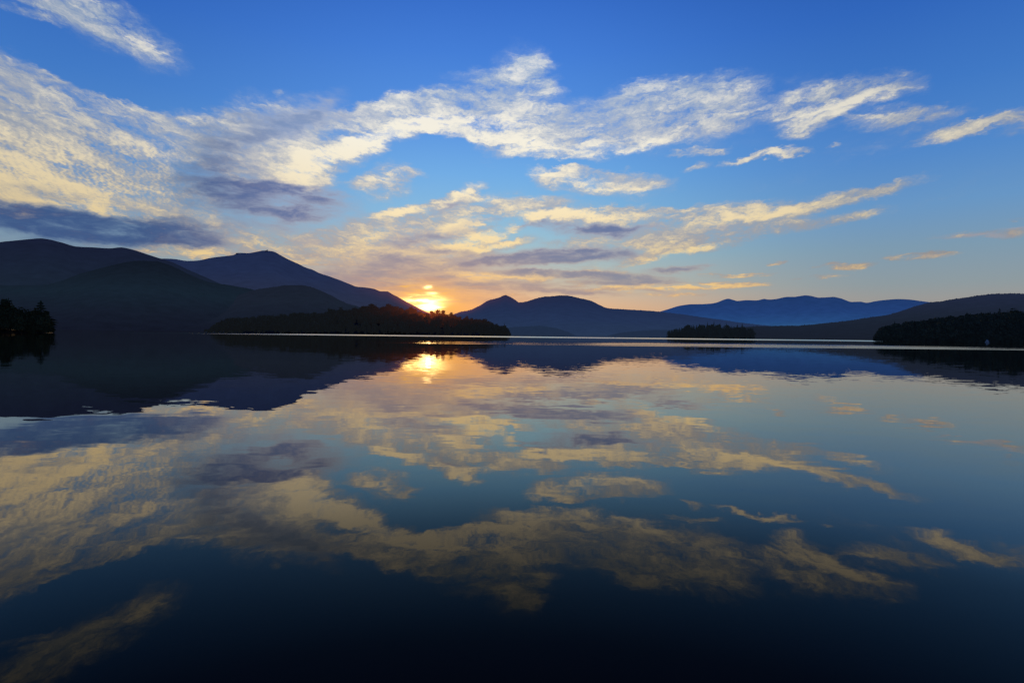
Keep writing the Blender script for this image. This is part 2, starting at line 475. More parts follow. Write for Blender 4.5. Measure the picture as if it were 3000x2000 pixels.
def build_world():
    w = bpy.data.worlds.new('World')
    SC.world = w
    w.use_nodes = True
    t = w.node_tree
    n = N(t)
    bg = t.nodes['Background']
    d = n.new('ShaderNodeTexCoord').outputs['Generated']
    x, y, z = n.sep(d)
    zc = n.m('MAXIMUM', z, 0.0)
    el = n.m('MULTIPLY', n.m('ARCSINE', zc), 180 / math.pi)
    az = n.m('MULTIPLY', n.m('ARCTAN2', x, y), 180 / math.pi)

    sky = n.new('ShaderNodeTexSky')
    sky.sky_type = 'NISHITA'
    sky.sun_disc = False
    sky.sun_elevation = R(SUN_EL)
    sky.sun_rotation = R(SUN_AZ)

    # clear air, by height above the horizon, near the sun and off to the sides
    E = lambda deg: deg / 90
    e90 = n.m('DIVIDE', el, 90)
    mid = n.ramp(e90, [(0, lin(244, 172, 112)), (E(1.8), lin(240, 182, 128)), (E(3.4), lin(226, 188, 152)),
                       (E(5.2), lin(196, 194, 178)), (E(8), lin(160, 195, 206)), (E(11.5), lin(134, 188, 224)),
                       (E(15.5), lin(112, 174, 232)), (E(20), lin(88, 150, 228)), (E(26), lin(68, 128, 218)),
                       (E(31), lin(52, 108, 202)), (E(50), lin(30, 70, 150)), (1, lin(22, 52, 118))])
    side = n.ramp(e90, [(0, lin(184, 158, 136)), (E(2.2), lin(164, 153, 144)), (E(4.5), lin(143, 156, 162)),
                        (E(7.5), lin(126, 156, 178)), (E(11), lin(104, 152, 200)), (E(15), lin(82, 138, 205)),
                        (E(20), lin(64, 122, 200)), (E(26), lin(48, 103, 190)), (E(31), lin(37, 88, 175)),
                        (E(50), lin(22, 54, 120)), (1, lin(22, 52, 118))])
    away = n.m('ABSOLUTE', n.m('SUBTRACT', az, SUN_AZ + 5))
    sidef = n.step(away, 3, 38)
    clear = n.mix(sidef, mid, side)

    # cloud deck coordinates (a level sheet high above the lake)
    zz = n.m('ADD', zc, 0.10)
    pl = n.xyz(n.m('DIVIDE', x, zz), n.m('DIVIDE', y, zz))
    base = n.xyz(az, el)
    lowf = n.step(el, 0.0, 16.0, .16, 1.0)
    w1 = n.v('SUBTRACT', n.noise(base, .16, 2)[1], (.5, .5, .5))
    w2 = n.v('SUBTRACT', n.noise(n.v('MULTIPLY', base, (.7, 1.6, 1)), .55, 5, .62)[1], (.5, .5, .5))
    warp = n.v('ADD', n.v('SCALE', w1, scale=n.m('MULTIPLY', lowf, 1.2)),
               n.v('SCALE', w2, scale=n.m('MULTIPLY', lowf, 2.3)))
    wx, wy, _ = n.sep(warp)
    co = n.v('ADD', base, n.xyz(n.m('MULTIPLY', wx, 1.5), wy))

    def bank(spots, grow=1.6):
        acc = None
        for (a, e, ra, rb, rot, wt) in spots:
            mp = n.new('ShaderNodeMapping', vector_type='TEXTURE')
            n.put(mp.inputs[0], co)
            mp.inputs['Location'].default_value = (a, e, 0)
            mp.inputs['Rotation'].default_value = (0, 0, rot)
            mp.inputs['Scale'].default_value = (ra * grow, rb * grow, 1)
            g = n.new('ShaderNodeTexGradient', gradient_type='SPHERICAL')
            n.put(g.inputs[0], mp.outputs[0])
            acc = n.m('MULTIPLY_ADD', g.outputs['Fac'], wt, 0.0 if acc is None else acc)
        return acc

    dw = bank(WHITE)
    dg = bank(GREY)
    db = bank(BRIGHT)

    band = n.m('SUBTRACT', el, n.m('MULTIPLY', n.m('MULTIPLY', az, az), n.rng(az, -5, 5, .0048, .0034)))
    st = n.v('ADD', n.xyz(az, band), n.v('SCALE', w2, scale=1.6))
    # fibres drawn out along the wind, fine mottling, mackerel ripples
    fib = n.noise(n.v('MULTIPLY', st, (.11, .5, 1)), 1.0, 9, .60, .3)[0]
    fine = n.noise(n.v('MULTIPLY', st, (.7, 1.7, 1)), 1.0, 5, .62, .5)[0]
    soft = n.noise(n.v('MULTIPLY', base, (.5, 1.2, 1)), .42, 6, .58, .3)[0]
    rp = n.new('ShaderNodeTexWave', wave_type='BANDS', bands_direction='DIAGONAL')
    n.put(rp.inputs[0], n.v('MULTIPLY', pl, (1.15, .75, 1)))
    rp.inputs['Scale'].default_value = 17
    rp.inputs['Distortion'].default_value = 9
    rp.inputs['Detail'].default_value = 3
    rp.inputs['Detail Scale'].default_value = 1.4
    ripf = n.m('MULTIPLY', n.step(az, -26, -33), n.m('MULTIPLY', n.step(el, 10, 12), n.step(el, 17, 14)))
    rip = n.m('MULTIPLY', n.m('SUBTRACT', rp.outputs['Fac'], .5), n.m('MULTIPLY', ripf, .10))
    fray = n.noise(n.v('MULTIPLY', st, (2.0, 4.4, 1)), 1.0, 4, .7, .4)[0]
    # thin bright threads: ridges of a stretched noise
    thr = n.noise(n.v('MULTIPLY', st, (.16, .85, 1)), 1.0, 5, .58, .8)[0]
    thr = n.m('SUBTRACT', 1.0, n.m('MULTIPLY', n.m('ABSOLUTE', n.m('SUBTRACT', thr, .5)), 5.0), clamp=True)
    thr2 = n.noise(n.v('MULTIPLY', st, (.45, 2.1, 1)), 1.0, 4, .6, .8)[0]
    thr2 = n.m('SUBTRACT', 1.0, n.m('MULTIPLY', n.m('ABSOLUTE', n.m('SUBTRACT', thr2, .5)), 5.5), clamp=True)
    threads = n.m('ADD', n.m('MULTIPLY', thr, .72), n.m('MULTIPLY', thr2, .24))
    tex = n.m('ADD', n.m('MULTIPLY', fib, .9), n.m('ADD', n.m('MULTIPLY', fine, .30), n.m('ADD', n.m('MULTIPLY', soft, .65), rip)))
    tex = n.m('MULTIPLY_ADD', n.m('SUBTRACT', fray, .5), .26, tex)
    tex = n.rng(tex, .66, 1.26, .0, 1.42)
    tex = n.m('MULTIPLY', tex, n.m('MULTIPLY_ADD', threads, 1.05, .46))
    dwp = n.m('MAXIMUM', dw, 0.0)
    cw = n.m('MULTIPLY', n.m('MINIMUM', dwp, 1.35), tex)
    cw = n.m('ADD', cw, n.m('MULTIPLY', n.m('MINIMUM', dwp, 1.0), .19))
    comb = n.noise(n.v('ADD', n.v('MULTIPLY', base, (.30, 2.7, 1)), n.v('SCALE', w2, scale=.7)), 1.0, 6, .66, .5)[0]
    lowm = n.step(el, 8.5, 5.0)
    cw = n.m('MULTIPLY', cw, n.m('MULTIPLY_ADD', n.m('MULTIPLY', n.m('SUBTRACT', n.step(comb, .40, .60), .62), lowm), 1.15, 1.0))
    aw = n.m('MULTIPLY', n.step(cw, .02, 1.36), .98)

    # colour of sunlit cloud by height, darker off to the sides, grey where it is thick or mottled
    lit = n.ramp(e90, [(0, lin(250, 176, 100)), (E(2.5), lin(250, 188, 112)), (E(4.5), lin(246, 204, 138)),
                       (E(8), lin(250, 222, 164)), (E(12), lin(252, 232, 190)), (E(18), lin(252, 245, 226)),
                       (E(25), lin(240, 238, 232)), (E(32), lin(205, 210, 218)), (1, lin(170, 180, 200))])
    shade = n.ramp(e90, [(0, lin(206, 152, 124)), (E(3), lin(188, 152, 136)), (E(6), lin(168, 158, 156)),
                         (E(11), lin(166, 172, 182)), (E(18), lin(176, 186, 204)), (E(28), lin(150, 178, 215)), (1, lin(110, 130, 180))])
    grain = n.noise(n.v('MULTIPLY', st, (.3, 1.0, 1)), 1.0, 7, .6, .3)[0]
    lump = n.noise(n.v('MULTIPLY', base, (.45, 1.1, 1)), .33, 6, .6, .5)[0]
    br = n.m('ADD', n.m('MULTIPLY', grain, .5), n.m('MULTIPLY', lump, .6))
    br = n.m('ADD', br, n.m('MULTIPLY', n.m('SUBTRACT', tex, .85), .26))
    br = n.m('ADD', br, n.m('MULTIPLY', db, .36))
    br = n.m('ADD', br, n.m('MULTIPLY', n.m('SUBTRACT', cw, .75), .10))
    br = n.m('ADD', br, n.m('MULTIPLY', n.step(el, 8, 4), n.step(az, 0, 14, 0, .12)))
    brf = n.step(br, .44, 1.0)
    cloud = n.mix(brf, shade, lit)
    dim = n.step(n.m('ABSOLUTE', n.m('SUBTRACT', az, -3)), 8, 50, 1.0, .74)
    cloud = n.v('SCALE', cloud, scale=dim)

    grey = n.ramp(e90, [(0, lin(186, 136, 118)), (E(3), lin(168, 146, 142)), (E(5.5), lin(128, 134, 156)),
                        (E(9), lin(96, 112, 156)), (E(13), lin(86, 104, 156)), (E(18), lin(124, 148, 190)), (1, lin(150, 160, 190))])
    pale = n.ramp(e90, [(0, lin(206, 150, 122)), (E(3), lin(190, 158, 142)), (E(5.5), lin(172, 160, 156)),
                        (E(9), lin(164, 160, 172)), (E(13), lin(164, 166, 184)), (E(18), lin(166, 178, 204)), (1, lin(150, 160, 190))])
    west = n.step(az, -20, -34)
    grey = n.mix(west, grey, lin(44, 76, 130))
    pale = n.mix(west, pale, lin(92, 118, 154))
    gtex = n.noise(n.v('MULTIPLY', base, (.45, 1.5, 1)), .8, 8, .64, .4)[0]
    cg = n.m('MULTIPLY', n.m('MINIMUM', dg, 1.2), n.rng(gtex, .3, .7, .45, 1.15))
    ag = n.m('MULTIPLY', n.step(cg, .03, .85), .94)
    gl = n.mix(n.step(cg, .35, 1.25), pale, grey)
    gl = n.mix(n.m('MULTIPLY', n.step(gtex, .54, .78), .4), gl, cloud)

    air = n.mix(aw, clear, cloud)
    air = n.mix(ag, air, gl)

    # low sun burning through the cloud: disc broken by thin bars, yellow ring, broad orange halo
    sd = place(SUN_AZ, math.cos(R(SUN_EL)), math.sin(R(SUN_EL)))
    dx = n.m('SUBTRACT', az, SUN_AZ)
    dy = n.m('SUBTRACT', el, SUN_EL)
    bars = n.noise(n.v('ADD', n.v('MULTIPLY', base, (.40, 2.6, 1)), n.v('SCALE', w2, scale=.5)), 1.0, 6, .66, .5)[0]
    jx = n.m('ADD', dx, n.m('MULTIPLY', n.m('SUBTRACT', bars, .5), 2.4))
    def blob(sx, sy, oy=0.0, ox=0.0, q=jx):
        a = n.m('DIVIDE', n.m('SUBTRACT', q, ox), sx)
        b = n.m('DIVIDE', n.m('SUBTRACT', dy, oy), sy)
        r2 = n.m('ADD', n.m('MULTIPLY', a, a), n.m('MULTIPLY', b, b))
        return n.m('EXPONENT', n.m('MULTIPLY', r2, -1.0))
    halo = n.m('MULTIPLY', blob(9.0, 4.2, -.3, 0, dx), .74)
    barf = n.step(bars, .40, .62)
    ring = n.m('MULTIPLY', blob(3.3, 1.5, .15, -.1), n.m('MULTIPLY_ADD', barf, .75, .25))
    lace = n.m('MULTIPLY', blob(2.6, .95, 1.15, -1.0), n.step(bars, .48, .66))
    core = n.m('ADD', n.m('MULTIPLY', blob(1.5, .42, .26, -.25), n.m('MULTIPLY_ADD', barf, .95, .2)), blob(.92, .30, -.42, .05))
    core = n.m('ADD', core, n.m('MULTIPLY', blob(.40, .16, 1.62, -.1), .38))
    core = n.m('ADD', core, n.m('MULTIPLY', blob(.50, .12, 1.02, .25), .34))
    ring = n.m('MAXIMUM', ring, lace)
    air = n.mix(halo, air, n.mix(n.m('MULTIPLY', n.m('ADD', aw, ag), .36, clamp=True), lin(252, 170, 92), air))
    air = n.mix(n.m('MULTIPLY', ring, .94), air, lin(255, 190, 74))
    glow = n.new('ShaderNodeRGB').outputs[0]
    glow.default_value = (6.5, 4.3, 1.6, 1)
    air = n.v('ADD', air, n.v('SCALE', glow, scale=core))

    graded = n.v('ADD', n.v('SCALE', air, scale=9.6), n.v('SCALE', sky.outputs[0], scale=.02))
    # below the horizon (never seen): dark water tone
    dn = n.m('LESS_THAN', z, -0.002)
    graded = n.mix(dn, graded, (.25, .32, .5, 1))
    n.put(bg.inputs['Color'], graded)
    bg.inputs['Strength'].default_value = 0.1
    w.cycles.sampling_method = 'MANUAL'
    w.cycles.sample_map_resolution = 512


build_world()

# ------------------------------------------------------------------ sun and camera
sl = bpy.data.lights.new('sun', 'SUN')
sl.energy = 2.0
sl.angle = R(.5)
sl.color = (1, .62, .30)
so = bpy.data.objects.new('sun', sl)
C.objects.link(so)
so.rotation_euler = (R(90 - SUN_EL), 0, R(180 - SUN_AZ))
so.location = (0, 0, 60)

from mathutils import Matrix, Vector
cd = bpy.data.cameras.new('camera')
cam = bpy.data.objects.new('camera', cd)
C.objects.link(cam)
cd.sensor_width = 36
cd.lens = 20
cd.clip_start = .05
cd.clip_end = 90000
pp, rr = R(0.7322), R(0.650)
fwd = Vector((0, math.cos(pp), -math.sin(pp)))
up0 = Vector((0, math.sin(pp), math.cos(pp)))
rt0 = Vector((1, 0, 0))
rt = rt0 * math.cos(rr) + up0 * math.sin(rr)
up = up0 * math.cos(rr) - rt0 * math.sin(rr)
M = Matrix((rt, up, -fwd)).transposed().to_4x4()
M.translation = Vector((0, 0, EYE))
cam.matrix_world = M
SC.camera = cam
SC.view_settings.view_transform = 'Standard'
SC.view_settings.look = 'None'
SC.view_settings.exposure = 0
SC.cycles.use_adaptive_sampling = True
SC.cycles.adaptive_threshold = .02
SC.cycles.adaptive_min_samples = 16
SC.cycles.max_bounces = 4
SC.cycles.glossy_bounces = 3
SC.cycles.sample_clamp_indirect = 8
SC.cycles.sample_clamp_direct = 6


# ------------------------------------------------------------------ materials
def mat(name):
    m = bpy.data.materials.new(name)
    m.use_nodes = True
    t = m.node_tree
    t.nodes.clear()
    n = N(t)
    out = n.new('ShaderNodeOutputMaterial')
    return m, n, out


def hill_mat(name, ztop, stops, albedo=(.010, .011, .010), grain=60.0, painted_glow=0.0, at=None, reach=1.0):
    """forested slope seen through air: dark woods plus haze light painted in as emission, graded by height"""
    m, n, out = mat(name)
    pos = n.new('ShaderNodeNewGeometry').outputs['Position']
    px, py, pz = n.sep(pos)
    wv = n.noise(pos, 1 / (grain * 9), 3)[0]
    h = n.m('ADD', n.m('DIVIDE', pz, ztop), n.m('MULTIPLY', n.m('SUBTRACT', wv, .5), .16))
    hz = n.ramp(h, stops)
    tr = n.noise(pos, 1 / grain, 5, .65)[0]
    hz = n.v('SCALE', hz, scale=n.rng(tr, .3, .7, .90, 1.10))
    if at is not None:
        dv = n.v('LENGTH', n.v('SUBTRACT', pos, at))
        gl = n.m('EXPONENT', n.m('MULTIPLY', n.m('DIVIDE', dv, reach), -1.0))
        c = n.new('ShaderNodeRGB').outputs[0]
        c.default_value = (.62 * painted_glow, .11 * painted_glow, .02 * painted_glow, 1)  # orange sun glare painted on the slope as emission around one point
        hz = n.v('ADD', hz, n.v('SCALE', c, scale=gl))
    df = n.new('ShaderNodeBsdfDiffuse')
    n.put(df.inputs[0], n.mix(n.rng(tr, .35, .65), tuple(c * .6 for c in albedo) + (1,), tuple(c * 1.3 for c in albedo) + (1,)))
    em = n.new('ShaderNodeEmission')  # stands in for airlight: haze colour emitted by the slope itself
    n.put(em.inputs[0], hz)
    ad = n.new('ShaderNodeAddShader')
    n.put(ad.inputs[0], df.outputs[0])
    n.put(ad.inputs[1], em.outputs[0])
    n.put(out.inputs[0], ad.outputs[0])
    return m


def leaf_mat(name, dark, light, haze=(0, 0, 0), painted_glow=0.0, at=None, reach=1.0):
    m, n, out = mat(name)
    pos = n.new('ShaderNodeNewGeometry').outputs['Position']
    tr = n.noise(pos, .35, 3, .6)[0]
    df = n.new('ShaderNodeBsdfDiffuse')
    n.put(df.inputs[0], n.mix(n.rng(tr, .35, .65), dark + (1,), light + (1,)))
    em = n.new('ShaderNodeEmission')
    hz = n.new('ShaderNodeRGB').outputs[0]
    hz.default_value = haze + (1,)  # haze light painted over the foliage as an even emission
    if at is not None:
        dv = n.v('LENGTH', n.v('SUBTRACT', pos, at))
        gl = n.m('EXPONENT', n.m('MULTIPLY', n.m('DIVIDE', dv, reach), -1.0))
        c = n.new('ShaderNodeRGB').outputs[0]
        c.default_value = (.55 * painted_glow, .09 * painted_glow, .012 * painted_glow, 1)  # orange glow painted into crowns near the sun, not cast by the lamp
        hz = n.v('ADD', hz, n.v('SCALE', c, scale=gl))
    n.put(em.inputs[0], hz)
    ad = n.new('ShaderNodeAddShader')
    n.put(ad.inputs[0], df.outputs[0])
    n.put(ad.inputs[1], em.outputs[0])
    n.put(out.inputs[0], ad.outputs[0])
    return m


def plain_mat(name, col, rough=.8, scale=4.0):
    m, n, out = mat(name)
    b = n.new('ShaderNodeBsdfPrincipled')
    pos = n.new('ShaderNodeNewGeometry').outputs['Position']
    tr = n.noise(pos, scale, 4)[0]
    n.put(b.inputs['Base Color'], n.mix(n.rng(tr, .3, .7), tuple(c * .75 for c in col) + (1,), tuple(min(1, c * 1.2) for c in col) + (1,)))
    b.inputs['Roughness'].default_value = rough
    n.put(out.inputs[0], b.outputs[0])
    return m


def water_mat():
    m, n, out = mat('lake_water')
    geo = n.new('ShaderNodeNewGeometry')
    pos = geo.outputs['Position']
    x, y, z = n.sep(pos)
    half = (.5, .5, .5)
    # ripple slopes at several wavelengths, crests lying across the view
    def slope(vec, scale, detail, k, ky=None):
        c = n.v('SUBTRACT', n.noise(vec, scale, detail, .5)[1], half)
        return n.v('MULTIPLY', c, (k * .5, (ky or k), 0))
    s1 = slope(n.v('MULTIPLY', pos, (.4, 1, 1)), 2.3, 3, .017)
    s2 = slope(n.v('MULTIPLY', pos, (.5, 1, 1)), .22, 2, .007)
    s3 = slope(n.v('MULTIPLY', pos, (.6, 1, 1)), 4.2, 3, .030)
    calm = n.noise(n.v('MULTIPLY', pos, (.5, 1, 1)), .05, 3)[0]
    rip = n.v('ADD', n.v('ADD', s1, s2), n.v('SCALE', s3, scale=n.step(calm, .40, .66, .25, 1.0)))
    # far cat's paws: two bands where a breath of wind roughens the lake
    wob = n.noise(n.v('MULTIPLY', pos, (.012, .03, 1)), 1.0, 3)[0]
    yy = n.m('ADD', y, n.m('MULTIPLY', n.m('SUBTRACT', wob, .5), 46))
    a = n.m('MULTIPLY', n.step(yy, 300, 316), n.step(yy, 455, 435))
    a = n.m('MULTIPLY', a, n.step(x, -260, -120))
    a = n.m('MULTIPLY', a, n.step(x, 330, 250))
    streak = n.noise(n.v('MULTIPLY', pos, (.006, .16, 1)), 1.0, 4, .6)[0]
    yb = n.m('ADD', y, n.m('MULTIPLY', n.m('SUBTRACT', wob, .5), 16))
    yb = n.m('ADD', yb, n.m('MULTIPLY', x, -.04))
    b = n.m('MULTIPLY', n.step(yb, 88, 93), n.step(yb, 150, 112))
    b = n.m('MULTIPLY', b, n.m('MULTIPLY', n.step(x, -60, 70), n.step(streak, .34, .62)))
    b = n.m('MULTIPLY', b, n.step(x, 150, 60, .55, 1.0))
    band = n.m('ADD', n.m('MULTIPLY', a, 1.0), n.m('MULTIPLY', b, .62), clamp=True)
    rz = n.noise(pos, 7.0, 1)[0]
    far = n.step(y, 20, 260, 0.0, .010)
    tilt = n.m('ADD', n.m('MULTIPLY', band, n.m('ADD', .02, n.m('MULTIPLY', rz, .12))), n.m('MULTIPLY', n.m('MULTIPLY', rz, rz), far))
    nx, ny, _ = n.sep(rip)
    nrm = n.v('NORMALIZE', n.xyz(nx, n.m('SUBTRACT', ny, tilt), 1.0))
    gl = n.new('ShaderNodeBsdfGlossy')
    gl.inputs['Roughness'].default_value = 0.0
    n.put(gl.inputs['Normal'], nrm)
    deep = n.new('ShaderNodeBsdfDiffuse')
    deep.inputs['Color'].default_value = (.010, .009, .009, 1)
    fr = n.new('ShaderNodeFresnel')
    fr.inputs['IOR'].default_value = 1.333
    # evening sky is polarised: the water mirrors it strongly far out and hardly at all close by
    f = n.ramp(fr.outputs[0], [(k, (v_, v_, v_, 1)) for k, v_ in
               ((0, 0), (.05, .006), (.068, .015), (.09, .040), (.12, .076), (.155, .122), (.21, .245), (.33, .44), (.45, .59), (.7, .80), (1, 1))])
    n.put(gl.inputs['Color'], n.ramp(fr.outputs[0], [(0, (1, .86, .56, 1)), (.07, (1, .86, .58, 1)), (.13, (1, .88, .67, 1)), (.25, (1, .92, .80, 1)), (.5, (1, .95, .88, 1))]))
    mx = n.new('ShaderNodeMixShader')
    f = n.m('MULTIPLY', f, n.m('SUBTRACT', 1.0, n.m('MULTIPLY', b, .42)))
    n.put(mx.inputs[0], n.m('ADD', n.m('MULTIPLY', f, n.m('SUBTRACT', 1.0, a)), n.m('MULTIPLY', a, .9)))
    n.put(mx.inputs[1], deep.outputs[0])
    n.put(mx.inputs[2], gl.outputs[0])
    n.put(out.inputs[0], mx.outputs[0])
    return m


# ------------------------------------------------------------------ mesh helpers
def mesh(name, verts, faces, material, smooth=False):
    me = bpy.data.meshes.new(name)
    me.from_pydata([tuple(v) for v in verts], [], [tuple(f) for f in faces])
    me.materials.append(material)
    if smooth:
        for p in me.polygons:
            p.use_smooth = True
    me.update()
    return me


def obj(name, me, parent=None, **props):
    o = bpy.data.objects.new(name, me)
    C.objects.link(o)
    if parent is not None:
        o.parent = parent
    for k, v in props.items():
        o[k] = v
    return o


def thing(name, loc, label, category, group=None, rotz=0.0):
    o = bpy.data.objects.new(name, None)
    C.objects.link(o)
    o.empty_display_size = .5
    o.location = loc
    o.rotation_euler = (0, 0, rotz)
    o['label'] = label
    o['category'] = category
    if group:
        o['group'] = group
    return o


def fractal(n, octaves, seed, start=4):
    r = np.random.default_rng(seed)
    t = np.linspace(0, 1, n)
    s = np.zeros(n)
    for k in range(octaves):
        m = start * 2 ** k + 1
        s += np.interp(t, np.linspace(0, 1, m), r.uniform(-1, 1, m)) * .62 ** k
    return s


def smooth_interp(a, xs, ys):
    """monotone-ish cubic through the skyline points"""
    xs = np.asarray(xs); ys = np.asarray(ys)
    d = np.gradient(ys, xs)
    i = np.clip(np.searchsorted(xs, a) - 1, 0, len(xs) - 2)
    h = xs[i + 1] - xs[i]
    t = (a - xs[i]) / h
    sec = (ys[i + 1] - ys[i]) / h
    m0 = np.where(d[i] * sec > 0, d[i], 0); m1 = np.where(d[i + 1] * sec > 0, d[i + 1], 0)
    m0 = np.sign(m0) * np.minimum(np.abs(m0), 3 * np.abs(sec)); m1 = np.sign(m1) * np.minimum(np.abs(m1), 3 * np.abs(sec))
    return (2 * t**3 - 3 * t**2 + 1) * ys[i] + (t**3 - 2 * t**2 + t) * h * m0 + (-2 * t**3 + 3 * t**2) * ys[i + 1] + (t**3 - t**2) * h * m1


def skyline(prof, az):
    p = sorted(prof)
    return smooth_interp(np.asarray(az, float), [q[0] for q in p], [q[1] for q in p])


def terrain(name, prof, d_shore, d_ridge, d_back, material, jit=.02, seed=1, step=.07, rows=16, relief=.012, power=.95, trees=0.0):
    p = sorted(prof)
    az = np.arange(p[0][0], p[-1][0] + step, step)
    az[-1] = p[-1][0]
    e = skyline(prof, az) + fractal(len(az), 7, seed, 24) * jit
    if trees > 0:                                     # crowns along the crest
        e = e + np.abs(np.random.default_rng(seed + 5).normal(0, trees, len(az)))
    wob = fractal(len(az), 5, seed + 1, 5)
    ds = d_shore * (1 + .03 * wob)
    dr = d_ridge * (1 + .02 * fractal(len(az), 4, seed + 2, 4))
    zr = dr * np.tan(np.radians(e)) + EYE
    zr = np.maximum(zr, -6)
    V = []
    ts = np.linspace(0, 1, rows)
    lump = np.random.default_rng(seed + 3)
    for k, t in enumerate(ts):
        r = ds + (dr - ds) * t
        f = fractal(len(az), 6, seed + 20 + k // 2, 10)
        z = -3 + (zr + 3) * (t ** power) * (1 - relief * (1 - t) * (1 + f))
        V.append(np.stack([r * np.sin(np.radians(az)), r * np.cos(np.radians(az)), z], 1))
    for t in (.35, .7, 1.0):
        r = dr + (d_back - dr) * t
        z = -3 + (zr + 3) * (1 - t) ** 1.2 - .004 * (r - dr)
        V.append(np.stack([r * np.sin(np.radians(az)), r * np.cos(np.radians(az)), z], 1))
    nr, nc = len(V), len(az)
    V = np.concatenate(V)
    F = [(r * nc + c, r * nc + c + 1, (r + 1) * nc + c + 1, (r + 1) * nc + c) for r in range(nr - 1) for c in range(nc - 1)]
    o = obj(name, mesh(name, V, F, material, True), kind='structure')
    return o


# ------------------------------------------------------------------ setting
SUN_AT = place(SUN_AZ, 1.0)
L = lin

wm = water_mat()
S = 40000
o = obj('lake_water', mesh('lake_water', [(-S, -300, 0), (S, -300, 0), (S, S, 0), (-S, S, 0)], [(0, 1, 2, 3)], wm), kind='structure')
bed = plain_mat('lake_bed_silt', (.05, .045, .035))
obj('lake_bed', mesh('lake_bed', [(-S, -300, -9), (S, -300, -9), (S, S, -9), (-S, S, -9)], [(0, 1, 2, 3)], bed), kind='structure')


def sun_point(dist, deg):
    return place(SUN_AZ, dist, EYE + dist * math.tan(R(deg)))


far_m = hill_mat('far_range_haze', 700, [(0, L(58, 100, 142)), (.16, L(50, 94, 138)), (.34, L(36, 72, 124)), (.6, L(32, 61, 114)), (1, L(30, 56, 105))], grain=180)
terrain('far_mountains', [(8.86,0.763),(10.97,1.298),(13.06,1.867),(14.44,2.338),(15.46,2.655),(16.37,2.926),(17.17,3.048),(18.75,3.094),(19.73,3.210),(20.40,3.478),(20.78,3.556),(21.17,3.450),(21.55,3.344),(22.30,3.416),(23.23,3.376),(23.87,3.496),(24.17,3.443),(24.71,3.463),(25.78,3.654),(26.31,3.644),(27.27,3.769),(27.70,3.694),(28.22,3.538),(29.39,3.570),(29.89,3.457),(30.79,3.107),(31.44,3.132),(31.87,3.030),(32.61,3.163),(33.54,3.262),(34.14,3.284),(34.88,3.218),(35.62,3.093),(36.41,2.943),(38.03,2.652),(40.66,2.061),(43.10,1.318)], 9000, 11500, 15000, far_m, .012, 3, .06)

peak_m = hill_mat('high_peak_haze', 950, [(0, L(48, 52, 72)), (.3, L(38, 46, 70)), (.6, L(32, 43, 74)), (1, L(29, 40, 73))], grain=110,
                  painted_glow=1.2, at=sun_point(6450, 2.15), reach=175)
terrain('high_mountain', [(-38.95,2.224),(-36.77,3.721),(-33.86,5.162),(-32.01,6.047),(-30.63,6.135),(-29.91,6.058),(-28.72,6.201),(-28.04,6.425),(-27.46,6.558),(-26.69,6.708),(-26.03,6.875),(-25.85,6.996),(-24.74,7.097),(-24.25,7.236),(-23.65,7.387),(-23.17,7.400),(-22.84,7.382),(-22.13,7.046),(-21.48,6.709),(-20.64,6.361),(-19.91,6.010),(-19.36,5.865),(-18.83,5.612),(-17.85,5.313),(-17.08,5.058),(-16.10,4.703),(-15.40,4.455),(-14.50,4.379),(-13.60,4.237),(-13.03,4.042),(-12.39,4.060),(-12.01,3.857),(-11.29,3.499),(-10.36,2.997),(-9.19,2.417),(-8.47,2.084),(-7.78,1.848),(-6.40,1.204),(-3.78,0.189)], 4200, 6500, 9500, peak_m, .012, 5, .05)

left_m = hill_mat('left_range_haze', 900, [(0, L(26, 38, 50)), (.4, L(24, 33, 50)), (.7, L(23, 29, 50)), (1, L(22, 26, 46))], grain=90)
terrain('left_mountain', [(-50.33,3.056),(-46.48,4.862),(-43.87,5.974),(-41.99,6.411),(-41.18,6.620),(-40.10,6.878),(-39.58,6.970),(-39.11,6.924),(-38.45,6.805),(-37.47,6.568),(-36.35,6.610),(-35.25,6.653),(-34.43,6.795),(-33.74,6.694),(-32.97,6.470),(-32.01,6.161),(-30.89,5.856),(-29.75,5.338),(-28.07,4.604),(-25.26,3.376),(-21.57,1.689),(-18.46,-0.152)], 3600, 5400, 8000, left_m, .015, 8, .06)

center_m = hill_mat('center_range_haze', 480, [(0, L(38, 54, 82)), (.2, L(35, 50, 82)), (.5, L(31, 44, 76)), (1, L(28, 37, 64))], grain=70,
                    painted_glow=.35, at=sun_point(5200, 1.8), reach=260)
terrain('center_mountains', [(-11.93,-0.079),(-9.40,0.858),(-7.69,1.316),(-6.40,1.726),(-5.80,1.952),(-5.19,2.179),(-4.23,2.367),(-3.63,2.638),(-3.19,2.862),(-2.58,3.263),(-1.89,3.490),(-1.28,3.673),(-0.93,3.851),(-0.67,3.898),(-0.40,3.814),(0.30,3.430),(0.61,3.193),(1.44,3.289),(2.05,3.491),(2.93,3.716),(4.32,3.857),(4.76,3.924),(5.71,3.877),(6.71,3.652),(7.90,3.366),(8.65,3.023),(9.30,2.732),(10.79,2.586),(12.89,2.463),(14.44,2.338),(15.97,2.171),(17.98,1.892),(19.95,1.593),(21.86,1.312),(23.73,1.088),(26.57,0.812),(30.63,0.305)], 2600, 5200, 7600, center_m, .012, 13, .045, trees=.022)

